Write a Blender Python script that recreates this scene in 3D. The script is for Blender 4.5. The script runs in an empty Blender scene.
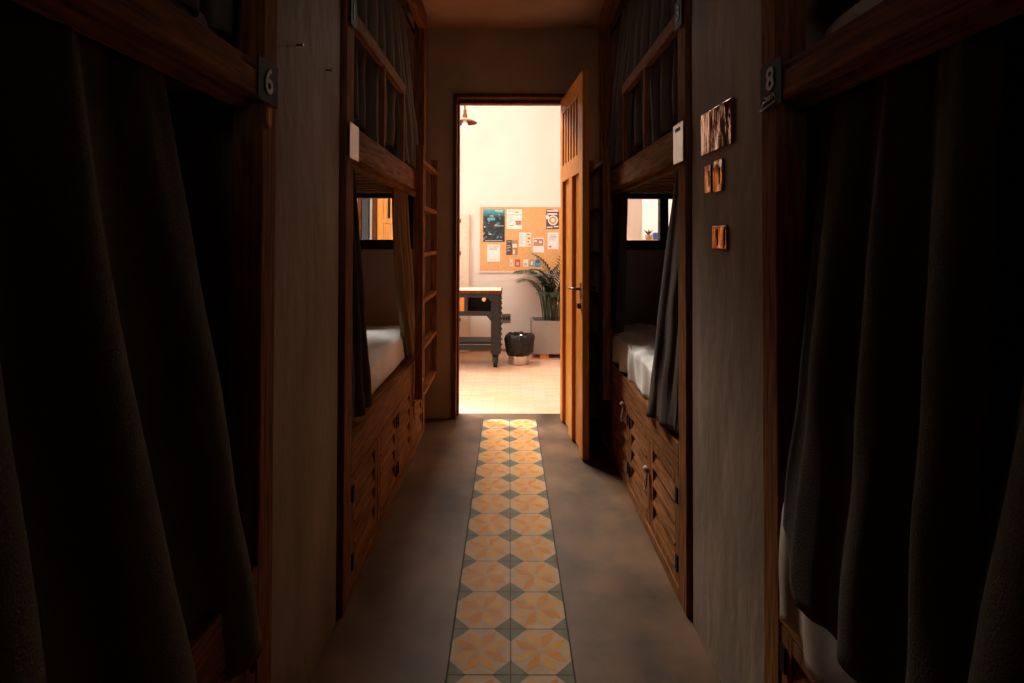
import bpy, bmesh, math, random
from mathutils import Vector, Matrix
from mathutils import noise as mnoise
random.seed(7)
scene = bpy.context.scene
COL = scene.collection
PI = math.pi

# ------------------------------------------------------------------ materials
def new_mat(name):
    m = bpy.data.materials.new(name); m.use_nodes = True
    nt = m.node_tree
    return m, nt, nt.nodes['Principled BSDF']

def noise_mat(name, c1, c2, scale=6.0, rough=0.7, bump=0.1, metallic=0.0, detail=6, stretch=(1,1,1), spec=0.5, bscale=None):
    m, nt, b = new_mat(name)
    tc = nt.nodes.new('ShaderNodeTexCoord'); mp = nt.nodes.new('ShaderNodeMapping')
    mp.inputs['Scale'].default_value = stretch
    nt.links.new(tc.outputs['Object'], mp.inputs['Vector'])
    n = nt.nodes.new('ShaderNodeTexNoise'); n.inputs['Scale'].default_value = scale; n.inputs['Detail'].default_value = detail
    nt.links.new(mp.outputs['Vector'], n.inputs['Vector'])
    r = nt.nodes.new('ShaderNodeValToRGB')
    r.color_ramp.elements[0].position = .32; r.color_ramp.elements[1].position = .68
    r.color_ramp.elements[0].color = (*c1, 1); r.color_ramp.elements[1].color = (*c2, 1)
    nt.links.new(n.outputs['Fac'], r.inputs['Fac'])
    nt.links.new(r.outputs['Color'], b.inputs['Base Color'])
    b.inputs['Roughness'].default_value = rough; b.inputs['Metallic'].default_value = metallic
    b.inputs['Specular IOR Level'].default_value = spec
    if bump:
        bn = n
        if bscale:
            bn = nt.nodes.new('ShaderNodeTexNoise'); bn.inputs['Scale'].default_value = bscale; bn.inputs['Detail'].default_value = 4
            nt.links.new(mp.outputs['Vector'], bn.inputs['Vector'])
        bp = nt.nodes.new('ShaderNodeBump'); bp.inputs['Strength'].default_value = bump; bp.inputs['Distance'].default_value = .02
        nt.links.new(bn.outputs['Fac'], bp.inputs['Height']); nt.links.new(bp.outputs['Normal'], b.inputs['Normal'])
    return m

def wood_mat(name, c1, c2, stretch, rough=0.72, scale=9):
    m = noise_mat(name, c1, c2, scale=scale, rough=rough, bump=.12, stretch=stretch, detail=8, spec=.03)
    return m

def plain(name, c, rough=.6, metallic=0., spec=.3):
    return noise_mat(name, tuple(x*.94 for x in c), tuple(min(1, x*1.06) for x in c), scale=25, rough=rough, bump=.02, metallic=metallic, spec=spec)

W1, W2 = (.125,.052,.021), (.34,.148,.057)
M = {}
M['wood_y'] = wood_mat('wood grain along y', W1, W2, (9, .7, 9))
M['wood_z'] = wood_mat('wood grain along z', W1, W2, (9, 9, .7))
M['wood_x'] = wood_mat('wood grain along x', W1, W2, (.7, 9, 9))
M['door_wood'] = wood_mat('door wood', (.50,.175,.034), (.70,.28,.060), (7, 7, .5), rough=.38)
M['lit_wood'] = wood_mat('orange shutter wood', (.55,.24,.06), (.75,.36,.10), (7, 7, .6), rough=.5)
M['frame_wood'] = wood_mat('frame wood', (.07,.022,.008), (.15,.05,.016), (7, 7, .6), rough=.5)
M['plaster'] = noise_mat('polished plaster', (.20,.155,.12), (.36,.278,.212), scale=3.2, rough=.65, spec=.12, bump=.25, stretch=(1.2,1.2,.45), bscale=14)
M['end_plaster'] = noise_mat('brown plaster', (.34,.25,.185), (.44,.33,.25), scale=2.2, rough=.7, bump=.12)
M['ceiling'] = noise_mat('ceiling plaster', (.36,.21,.13), (.46,.28,.18), scale=2.5, rough=.75, bump=.1)
M['concrete'] = noise_mat('polished concrete', (.042,.022,.011), (.19,.103,.050), scale=3.4, rough=.5, bump=.15, detail=12, spec=.25)
M['far_wall'] = noise_mat('cream wall', (.74,.645,.56), (.81,.72,.64), scale=1.6, rough=.8, bump=.05)
M['outer_floor'] = None
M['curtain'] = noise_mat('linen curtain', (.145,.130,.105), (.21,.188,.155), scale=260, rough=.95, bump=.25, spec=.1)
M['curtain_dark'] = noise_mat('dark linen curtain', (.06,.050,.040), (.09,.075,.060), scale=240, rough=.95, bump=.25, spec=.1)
M['curtain_lit'] = noise_mat('warm lit linen curtain', (.20,.13,.075), (.30,.20,.12), scale=240, rough=.95, bump=.25, spec=.1)  # linen tinted golden brown, warm light on the folds put into the colour
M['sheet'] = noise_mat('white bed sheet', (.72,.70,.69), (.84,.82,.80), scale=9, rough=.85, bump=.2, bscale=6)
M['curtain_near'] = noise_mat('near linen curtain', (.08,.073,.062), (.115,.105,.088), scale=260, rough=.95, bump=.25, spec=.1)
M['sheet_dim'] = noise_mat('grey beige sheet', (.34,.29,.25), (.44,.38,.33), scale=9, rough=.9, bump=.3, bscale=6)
M['sheet_blue'] = noise_mat('pale bed sheet', (.68,.67,.70), (.80,.79,.83), scale=9, rough=.85, bump=.2, bscale=6)
M['black'] = plain('black paint and shade', (.012,.012,.012), .6, spec=.08)
M['black_metal'] = plain('black aluminium', (.02,.02,.022), .4, .6)
M['digit'] = plain('number paint', (.55,.52,.48), .6)
M['white_print'] = plain('white print', (.95,.88,.80), .3)
M['card_white'] = plain('glossy white card', (.78,.70,.64), .12, spec=.9)
M['card_tan'] = plain('tan card', (.78,.40,.19), .3, spec=.5)
M['copper'] = noise_mat('polished copper plate', (.12,.07,.05), (.46,.28,.19), scale=7, rough=.07, bump=.16, stretch=(1,2.2,.7), metallic=1.0, bscale=7)  # dark streaks in the colour imitate reflections on the polished metal
M['brass'] = plain('aged bronze', (.16,.10,.06), .35, 1.)
M['steel'] = plain('brushed steel', (.55,.50,.46), .28, 1.)
M['dark_steel'] = plain('dark grey riveted steel', (.026,.023,.023), .5, .2)
M['rubber'] = plain('black rubber', (.02,.02,.02), .5)
M['bag'] = noise_mat('black plastic bag', (.006,.005,.005), (.014,.012,.011), scale=8, rough=.3, bump=1.0, bscale=22, spec=.25)
M['planter'] = noise_mat('grey concrete planter', (.27,.225,.195), (.33,.28,.245), scale=3, rough=.8, bump=.08)
M['soil'] = plain('dark soil', (.05,.035,.025), .95)
M['leaf'] = noise_mat('green leaf', (.022,.042,.022), (.05,.08,.038), scale=12, rough=.45, bump=.05)
M['leaf_dark'] = noise_mat('dark dry leaf', (.05,.045,.03), (.09,.08,.05), scale=12, rough=.5, bump=.05)
M['cork'] = noise_mat('cork', (.66,.34,.13), (.78,.43,.19), scale=60, rough=.9, bump=.1)
M['board_frame'] = plain('pale board frame', (.72,.62,.54), .5)
M['cream'] = plain('cream painted wood', (.80,.62,.47), .6)
M['paper'] = plain('white paper', (.85,.80,.76), .7)
M['paper_cream'] = plain('cream paper', (.86,.72,.58), .7)
M['ink'] = plain('dark ink', (.10,.07,.06), .7)
M['ink_red'] = plain('red ink', (.62,.10,.05), .6)
M['ink_green'] = plain('green ink', (.25,.38,.13), .6)
M['ink_orange'] = plain('orange ink', (.80,.27,.06), .6)
M['ink_brown'] = plain('brown photo print', (.42,.22,.14), .6)
M['ink_blue'] = plain('blue ink', (.03,.14,.45), .6)
M['ink_teal'] = plain('teal ink', (.10,.42,.46), .6)
M['ink_grey'] = plain('grey green ink', (.32,.36,.29), .6)
M['ink_pale'] = plain('pale grey ink', (.50,.48,.46), .6)
M['outlet'] = plain('grey outlet', (.17,.13,.11), .5)
M['shade'] = noise_mat('brown enamel shade', (.13,.055,.028), (.20,.09,.045), scale=6, rough=.8, bump=.03, spec=.05)
M['blue'] = plain('blue plastic', (.08,.14,.42), .4)
M['terracotta'] = plain('terracotta', (.55,.25,.13), .8)
M['grey_blue'] = plain('grey blue paint', (.045,.052,.06), .6)
M['rope'] = plain('pale rope', (.45,.30,.19), .9)
M['bright'] = plain('white courtyard wall', (.9,.87,.84), .9)
M['t_cream'] = noise_mat('tile cream', (.52,.33,.19), (.63,.42,.25), scale=18, rough=.5, bump=.04, spec=.12)
M['t_orange'] = noise_mat('tile orange', (.62,.22,.022), (.74,.29,.035), scale=20, rough=.5, bump=.04, spec=.12)
M['t_amber'] = noise_mat('tile amber', (.66,.31,.06), (.76,.38,.085), scale=20, rough=.5, bump=.04, spec=.12)
M['t_green'] = noise_mat('tile grey green', (.14,.14,.09), (.20,.20,.13), scale=20, rough=.5, bump=.04, spec=.12)
M['grout'] = plain('dark grout', (.06,.05,.04), .9)

# herringbone-ish brick floor of outer room
def brick_floor():
    m, nt, b = new_mat('terracotta brick floor')
    tc = nt.nodes.new('ShaderNodeTexCoord')
    br = nt.nodes.new('ShaderNodeTexBrick')
    br.inputs['Color1'].default_value = (.82,.49,.31,1); br.inputs['Color2'].default_value = (.90,.58,.40,1)
    br.inputs['Mortar'].default_value = (.66,.40,.27,1); br.inputs['Scale'].default_value = 1.0
    br.inputs['Mortar Size'].default_value = .004
    br.inputs['Brick Width'].default_value = .22; br.inputs['Row Height'].default_value = .055
    nt.links.new(tc.outputs['Object'], br.inputs['Vector'])
    n = nt.nodes.new('ShaderNodeTexNoise'); n.inputs['Scale'].default_value = 3
    nt.links.new(tc.outputs['Object'], n.inputs['Vector'])
    mx = nt.nodes.new('ShaderNodeMixRGB'); mx.blend_type = 'MULTIPLY'; mx.inputs['Fac'].default_value = .25
    nt.links.new(br.outputs['Color'], mx.inputs['Color1']); nt.links.new(n.outputs['Color'], mx.inputs['Color2'])
    nt.links.new(mx.outputs['Color'], b.inputs['Base Color'])
    b.inputs['Roughness'].default_value = .38
    return m
M['outer_floor'] = brick_floor()

def glass_mat():
    m = bpy.data.materials.new('window glass'); m.use_nodes = True
    nt = m.node_tree; nt.nodes.clear()
    o = nt.nodes.new('ShaderNodeOutputMaterial'); t = nt.nodes.new('ShaderNodeBsdfTransparent'); g = nt.nodes.new('ShaderNodeBsdfGlossy')
    g.inputs['Roughness'].default_value = .03; t.inputs['Color'].default_value = (.95,.96,.95,1)
    mx = nt.nodes.new('ShaderNodeMixShader'); lw = nt.nodes.new('ShaderNodeFresnel'); lw.inputs['IOR'].default_value = 1.35
    nt.links.new(lw.outputs[0], mx.inputs[0]); nt.links.new(t.outputs[0], mx.inputs[1]); nt.links.new(g.outputs[0], mx.inputs[2])
    nt.links.new(mx.outputs[0], o.inputs[0])
    return m
M['glass'] = glass_mat()

def emis(name, c, s):
    m, nt, b = new_mat(name)
    b.inputs['Base Color'].default_value = (*c, 1); b.inputs['Emission Color'].default_value = (*c, 1); b.inputs['Emission Strength'].default_value = s
    n = nt.nodes.new('ShaderNodeTexNoise')
    return m
M['bulb'] = emis('glowing bulb', (1, .85, .70), 0.25)

def poster_mat():
    m, nt, b = new_mat('night city poster print')
    tc = nt.nodes.new('ShaderNodeTexCoord')
    v = nt.nodes.new('ShaderNodeTexVoronoi'); v.inputs['Scale'].default_value = 34
    nt.links.new(tc.outputs['Object'], v.inputs['Vector'])
    r = nt.nodes.new('ShaderNodeValToRGB'); cr = r.color_ramp; cr.interpolation = 'CONSTANT'
    cr.elements[0].position = 0; cr.elements[0].color = (.010,.014,.018,1)
    cr.elements[1].position = .42; cr.elements[1].color = (.015,.05,.065,1)
    for p, c in ((.62,(.02,.02,.022)), (.74,(.03,.22,.27)), (.83,(.012,.012,.015)), (.92,(.35,.30,.26)), (.95,(.02,.03,.035))):
        e = cr.elements.new(p); e.color = (*c, 1)
    sep = nt.nodes.new('ShaderNodeSeparateColor'); nt.links.new(v.outputs['Color'], sep.inputs[0])
    nt.links.new(sep.outputs[0], r.inputs['Fac'])
    xyz = nt.nodes.new('ShaderNodeSeparateXYZ'); nt.links.new(tc.outputs['Object'], xyz.inputs[0])
    mr = nt.nodes.new('ShaderNodeMapRange'); mr.inputs[1].default_value = .30; mr.inputs[2].default_value = .40
    nt.links.new(xyz.outputs['Z'], mr.inputs[0])
    mx = nt.nodes.new('ShaderNodeMixRGB'); mx.inputs['Color2'].default_value = (.05,.42,.50,1)
    nt.links.new(mr.outputs[0], mx.inputs['Fac']); nt.links.new(r.outputs['Color'], mx.inputs['Color1'])
    nt.links.new(mx.outputs['Color'], b.inputs['Base Color']); b.inputs['Roughness'].default_value = .4
    return m
M['poster'] = poster_mat()

# ------------------------------------------------------------------ mesh helper
class MB:
    def __init__(s): s.bm = bmesh.new()
    def box(s, x0, x1, y0, y1, z0, z1, mi=0, bev=0.0, mat=None):
        if x0 > x1: x0, x1 = x1, x0
        if y0 > y1: y0, y1 = y1, y0
        if z0 > z1: z0, z1 = z1, z0
        P = [(x0,y0,z0),(x1,y0,z0),(x1,y1,z0),(x0,y1,z0),(x0,y0,z1),(x1,y0,z1),(x1,y1,z1),(x0,y1,z1)]
        vs = [s.bm.verts.new(mat @ Vector(p) if mat else p) for p in P]
        F = [(0,3,2,1),(4,5,6,7),(0,1,5,4),(1,2,6,5),(2,3,7,6),(3,0,4,7)]
        fs = [s.bm.faces.new([vs[i] for i in f]) for f in F]
        for f in fs: f.material_index = mi
        if bev:
            es = list({e for f in fs for e in f.edges})
            r = bmesh.ops.bevel(s.bm, geom=es, offset=bev, segments=2, affect='EDGES', profile=.7)
            for f in r['faces']: f.material_index = mi
        return s
    def poly(s, pts, mi=0):
        f = s.bm.faces.new([s.bm.verts.new(p) for p in pts]); f.material_index = mi; return s
    def prism(s, pts, vec, mi=0):
        vec = Vector(vec)
        a = [s.bm.verts.new(p) for p in pts]; b = [s.bm.verts.new(Vector(p)+vec) for p in pts]
        n = len(a)
        s.bm.faces.new(a[::-1]).material_index = mi; s.bm.faces.new(b).material_index = mi
        for i in range(n):
            s.bm.faces.new([a[i], a[(i+1)%n], b[(i+1)%n], b[i]]).material_index = mi
        return s
    def tube(s, pts, r, seg=10, mi=0):
        pts = [Vector(p) for p in pts]; rings = []
        for i, p in enumerate(pts):
            d = (pts[min(i+1,len(pts)-1)] - pts[max(i-1,0)]).normalized()
            up = Vector((0,0,1)) if abs(d.z) < .9 else Vector((1,0,0))
            a = d.cross(up).normalized(); b = d.cross(a)
            rr = r[i] if isinstance(r, (list,tuple)) else r
            rings.append([s.bm.verts.new(p + a*math.cos(2*PI*k/seg)*rr + b*math.sin(2*PI*k/seg)*rr) for k in range(seg)])
        for i in range(len(rings)-1):
            for k in range(seg):
                f = s.bm.faces.new([rings[i][k], rings[i][(k+1)%seg], rings[i+1][(k+1)%seg], rings[i+1][k]]); f.material_index = mi; f.smooth = True
        s.bm.faces.new(rings[0]).material_index = mi; s.bm.faces.new(rings[-1][::-1]).material_index = mi
        return s
    def lathe(s, c, prof, seg=28, mi=0, close=False):
        c = Vector(c); rings = []
        for r, z in prof:
            rings.append([s.bm.verts.new(c + Vector((r*math.cos(2*PI*k/seg), r*math.sin(2*PI*k/seg), z))) for k in range(seg)])
        for i in range(len(rings)-1):
            for k in range(seg):
                f = s.bm.faces.new([rings[i][k], rings[i][(k+1)%seg], rings[i+1][(k+1)%seg], rings[i+1][k]]); f.material_index = mi; f.smooth = True
        if close:
            s.bm.faces.new(rings[0]).material_index = mi; s.bm.faces.new(rings[-1]).material_index = mi
        return s
    def build(s, name, mats, parent=None, smooth=False, recalc=True):
        """coordinates given in world space; moved to the root's frame"""
        if recalc: bmesh.ops.recalc_face_normals(s.bm, faces=s.bm.faces[:])
        off = Vector((0,0,0)); p = parent
        while p is not None: off += p.location; p = p.parent
        if parent is None:
            zs = [v.co.z for v in s.bm.verts]; xs = [v.co.x for v in s.bm.verts]; ys = [v.co.y for v in s.bm.verts]
            off = Vector(((min(xs)+max(xs))/2, (min(ys)+max(ys))/2, min(zs)))
        for v in s.bm.verts: v.co -= off
        me = bpy.data.meshes.new(name); s.bm.to_mesh(me); s.bm.free()
        if not isinstance(mats, (list, tuple)): mats = [mats]
        for m in mats: me.materials.append(m)
        if smooth:
            for f in me.polygons: f.use_smooth = True
        o = bpy.data.objects.new(name, me); COL.objects.link(o)
        if parent is None: o.location = off
        else: o.parent = parent
        return o

def tag(o, label, cat, group=None, kind=None):
    o['label'] = label; o['category'] = cat
    if group: o['group'] = group
    if kind: o['kind'] = kind
    return o
def empty(name, loc, label, cat, group=None):
    o = bpy.data.objects.new(name, None); o.empty_display_size = .1; COL.objects.link(o); o.location = loc
    return tag(o, label, cat, group)
def struct(name, mb, mat, label=None, parent=None, **k):
    o = mb.build(name, mat, parent, **k)
    o['kind'] = 'structure'
    if label and parent is None: o['label'] = label; o['category'] = name.split('_')[0].split('.')[0]
    return o
def bevel_mod(o, w=.004, seg=2):
    m = o.modifiers.new('bevel', 'BEVEL'); m.width = w; m.segments = seg; m.limit_method = 'ANGLE'; return o

H = 3.0            # dorm ceiling
FL, FR = .60, .65  # distance of the left / right bunk fronts from the corridor axis
YE = 4.15          # face of the end wall
YF = 6.60          # far wall of the outer room
HO = 3.7

# ------------------------------------------------------------------ room shell
struct('floor', MB().box(-1.62, 1.67, -1.32, 4.27, -.1, 0), M['concrete'], 'dark polished concrete floor of the dormitory corridor')
struct('ceiling', MB().box(-1.62, 1.67, -1.32, 4.27, H, H+.1), M['ceiling'], 'brown plastered ceiling of the dormitory')
struct('wall_left', MB().box(-1.70, -1.60, -1.3, YE, 0, H), M['end_plaster'], 'plaster wall behind the left bunks')
struct('wall_right', MB().box(1.65, 1.75, -1.3, YE, 0, H), M['end_plaster'], 'plaster wall behind the right bunks')
struct('wall_back', MB().box(-1.6, 1.65, -1.4, -1.3, 0, H), M['end_plaster'], 'plaster wall at the dark end of the dormitory')
struct('wall_left_pier', MB().box(-1.6, -.615, 1.40, 1.955, 0, H, bev=.006), M['plaster'], 'grey plaster pier between the two left bunks')
struct('wall_right_pier', MB().box(.662, 1.65, 1.40, 1.955, 0, H, bev=.006), M['plaster'], 'grey plaster pier between the two right bunks, holding copper plates')
# end wall with doorway and two bunk windows
WL = (-1.42, -.72, 1.29, 1.72); WR = (.80, 1.56, 1.29, 1.72); DX0, DX1, DZ = -.432, .455, 2.492
wm = MB(); a, b = YE, YE+.12
wm.box(-1.7, WL[0], a, b, 0, H); wm.box(WL[0], WL[1], a, b, 0, WL[2]); wm.box(WL[0], WL[1], a, b, WL[3], H); wm.box(WL[1], DX0, a, b, 0, H)
wm.box(DX0, DX1, a, b, DZ, H); wm.box(DX1, WR[0], a, b, 0, H); wm.box(WR[0], WR[1], a, b, 0, WR[2]); wm.box(WR[0], WR[1], a, b, WR[3], H); wm.box(WR[1], 1.75, a, b, 0, H)
struct('wall_end', wm, M['end_plaster'], 'brown plaster end wall around the open doorway')
# outer room
struct('floor_outer', MB().box(-3.2, 3.2, 4.27, 9.8, -.1, 0), M['outer_floor'], 'sunlit terracotta brick floor of the room beyond the door')
struct('ceiling_outer', MB().box(-3.2, 3.2, 4.27, 6.7, HO, HO+.1), M['far_wall'], 'cream ceiling of the room beyond the door')
struct('wall_far', MB().box(-3.2, 1.63, YF, YF+.1, 0, HO).box(1.63, 3.2, YF, YF+.1, 2.6, HO), M['far_wall'], 'bright cream wall of the room beyond the door')
struct('wall_outer_left', MB().box(-3.3, -3.2, 4.15, 6.7, 0, HO), M['far_wall'], 'cream left wall of the outer room')
struct('wall_outer_right', MB().box(3.2, 3.3, 4.15, 9.8, 0, HO), M['far_wall'], 'cream right wall of the outer room')
struct('wall_outer_near', MB().box(-3.2, -1.70, 4.15, 4.27, 0, HO).box(1.75, 3.2, 4.15, 4.27, 0, HO).box(-1.70, 1.75, 4.15, 4.27, H+.1, HO), M['far_wall'], 'cream wall of the outer room beside the dormitory')
struct('wall_courtyard', MB().box(1.5, 3.2, 9.7, 9.8, 0, 3.4), M['bright'], 'bright white courtyard wall seen through the right bunk window')
struct('wall_parapet', MB().box(1.63, 3.2, 7.55, 7.75, 0, 1.36), M['terracotta'], 'low terracotta coloured parapet seen through the right bunk window')
struct('baseboard_far', MB().box(-3.2, 1.62, YF-.012, YF-.001, .001, .035), M['ink_brown'], 'thin brown skirting strip at the foot of the cream wall')

# tile runner: geometry for each cement tile, pattern as inlaid faces
tm = MB(); TS = .2
x_mid = (507.5-509)/540*2.5
XL = -.191; YT0 = 1.725-TS*10; NR = 22
tm.box(XL-.004, XL+.404, YT0-.004, YT0+NR*TS+.004, -.02, .0015, mi=4)
def tile(cx, cy, rot):
    z = .0022; h = TS/2-.0016; c = .056
    octo = [(-h+c,-h),(h-c,-h),(h,-h+c),(h,h-c),(h-c,h),(-h+c,h),(-h,h-c),(-h,-h+c)]
    tm.poly([(cx+x, cy+y, z) for x, y in octo], 0)
    for sx in (-1,1):
        for sy in (-1,1):
            t = [(sx*h, sy*h), (sx*(h-c), sy*h), (sx*h, sy*(h-c))]
            tm.poly([(cx+x, cy+y, z) for x, y in t], 3)
    for k in range(8):
        a = PI/8 + k*PI/4
        d0 = .008; d1 = h*.98/max(abs(math.cos(a)), abs(math.sin(a)))*.99
        if True:
            d1 = min(d1, .101)
        w = .30
        pm = .062
        pts = [(d0*math.cos(a), d0*math.sin(a)), (pm*math.cos(a-w), pm*math.sin(a-w)), (d1*math.cos(a-.13*(1 if k%2 else -1)), d1*math.sin(a-.13*(1 if k%2 else -1))), (pm*math.cos(a+w), pm*math.sin(a+w))]
        tm.poly([(cx+x, cy+y, z+.0004) for x, y in pts], 1 if (k//1 + rot) % 2 else 2)
for r in range(NR):
    for c_ in range(2):
        tile(XL+TS*(c_+.5), YT0+TS*(r+.5), 0)
struct('trim_1', tm, [M['t_cream'], M['t_orange'], M['t_amber'], M['t_green'], M['grout']], 'runner of patterned orange and green cement tiles down the corridor floor', recalc=True)

# door frame
dm = MB()
for (x0, x1, z0, z1) in ((DX0, DX0+.03, 0, DZ), (DX1-.03, DX1, 0, DZ)):
    dm.box(x0, x1, YE-.015, YE+.135, .001, z1)
dm.box(DX0+.03, DX1-.03, YE-.015, YE+.135, DZ-.03, DZ)
dm.box(DX0+.03, DX0+.042, YE+.06, YE+.135, .001, DZ-.03); dm.box(DX1-.042, DX1-.03, YE+.06, YE+.135, .001, DZ-.03)
dm.box(DX0+.042, DX1-.042, YE+.06, YE+.135, DZ-.06, DZ-.03)
bevel_mod(struct('trim_2', dm, M['frame_wood'], 'dark wooden frame around the open doorway'), .003)

# ------------------------------------------------------------------ door leaf
hx, hy = .392, 4.128
ex, ey = .456, 3.352
dirv = Vector((ex-hx, ey-hy, 0)); LW = dirv.length; dirv.normalize()
nrm = Vector((dirv.y, -dirv.x, 0))          # towards the corridor (left)
if nrm.x > 0: nrm = -nrm
DM = Matrix(((dirv.x, -nrm.x, 0, hx), (dirv.y, -nrm.y, 0, hy), (0, 0, 1, 0), (0, 0, 0, 1)))   # u, thickness away from corridor, z
def dbox(mb, u0, u1, z0, z1, t0=0., t1=.042, mi=0): mb.box(u0, u1, t0, t1, z0, z1, mi=mi, mat=DM)
door = bpy.data.objects.new('door_1', None); COL.objects.link(door); door.location = (hx, hy, 0)
door['kind'] = 'structure'; door['label'] = 'open reddish wooden door leaf with slatted grille at its top'; door['category'] = 'door'
ZT = 2.43
mb = MB()
dbox(mb, 0, .09, .012, ZT); dbox(mb, .33, .45, .012, 1.80); dbox(mb, .665, LW, .012, ZT)
dbox(mb, .09, .665, 2.31, ZT); dbox(mb, .09, .665, 1.80, 1.92)
bevel_mod(mb.build('door_frame', M['door_wood'], door), .003)
mb = MB(); dbox(mb, .09, .33, .012, 1.80, .022, .034); mb.build('door_panel', M['door_wood'], door)
mb = MB(); dbox(mb, .45, .665, .012, 1.80, .022, .034); mb.build('door_panel', M['door_wood'], door)
for i in range(6):
    u = .09 + .575*(i+.5)/6
    mb = MB(); dbox(mb, u-.02, u+.02, 1.92, 2.31, .008, .034); mb.build('grille_slat', M['door_wood'], door)
for side in (0, 1):
    T = -.004 if side == 0 else .042
    mb = MB(); dbox(mb, .705, .745, 1.0, 1.10, T, T+.004)
    pl = mb.build('escutcheon', M['brass'], door)
    t2 = -.05 if side == 0 else .092
    mb = MB(); mb.tube([DM @ Vector((.725, T+.002, 1.06)), DM @ Vector((.725, t2, 1.06)), DM @ Vector((.71, t2, 1.062)), DM @ Vector((.60, t2, 1.055))], .0085)
    mb.build('door_handle', M['brass'], door, smooth=True)
    mb = MB(); mb.tube([DM @ Vector((.725, T+.002, .955)), DM @ Vector((.725, T+(-.018 if side == 0 else .018), .955))], .019, 14)
    mb.build('lock_cylinder', M['brass'], door)
for z in (.25, 1.2, 2.15):
    mb = MB(); mb.tube([(hx+.036, hy+.010, z), (hx+.036, hy+.010, z+.09)], .005); mb.build('hinge', M['brass'], door)

# ------------------------------------------------------------------ bunk windows in the end wall
def window(n, W, mull, label):
    x0, x1, z0, z1 = W
    r = bpy.data.objects.new('window_%d' % n, None); COL.objects.link(r); r.location = ((x0+x1)/2, YE+.02, z0)
    r['kind'] = 'structure'; r['label'] = label; r['category'] = 'window'
    mb = MB(); f = .055
    mb.box(x0, x1, YE-.005, YE+.06, z0, z0+.075); mb.box(x0, x1, YE-.005, YE+.06, z1-.035, z1)
    mb.box(x0, x0+f, YE-.005, YE+.06, z0+.075, z1-.035); mb.box(x1-f, x1, YE-.005, YE+.06, z0+.075, z1-.035)
    mb.box(mull-.03, mull+.035, YE-.004, YE+.055, z0+.075, z1-.035)
    mb.build('window_frame', M['black_metal'], r)
    for a_, b_ in ((x0+f, mull-.03), (mull+.035, x1-f)):
        MB().box(a_, b_, YE+.02, YE+.024, z0+.075, z1-.035).build('window_pane', M['glass'], r)
window(1, WL, -1.25, 'black framed interior window at the end of the far left bunk')
window(2, WR, 1.19, 'black framed interior window at the end of the far right bunk')

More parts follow.
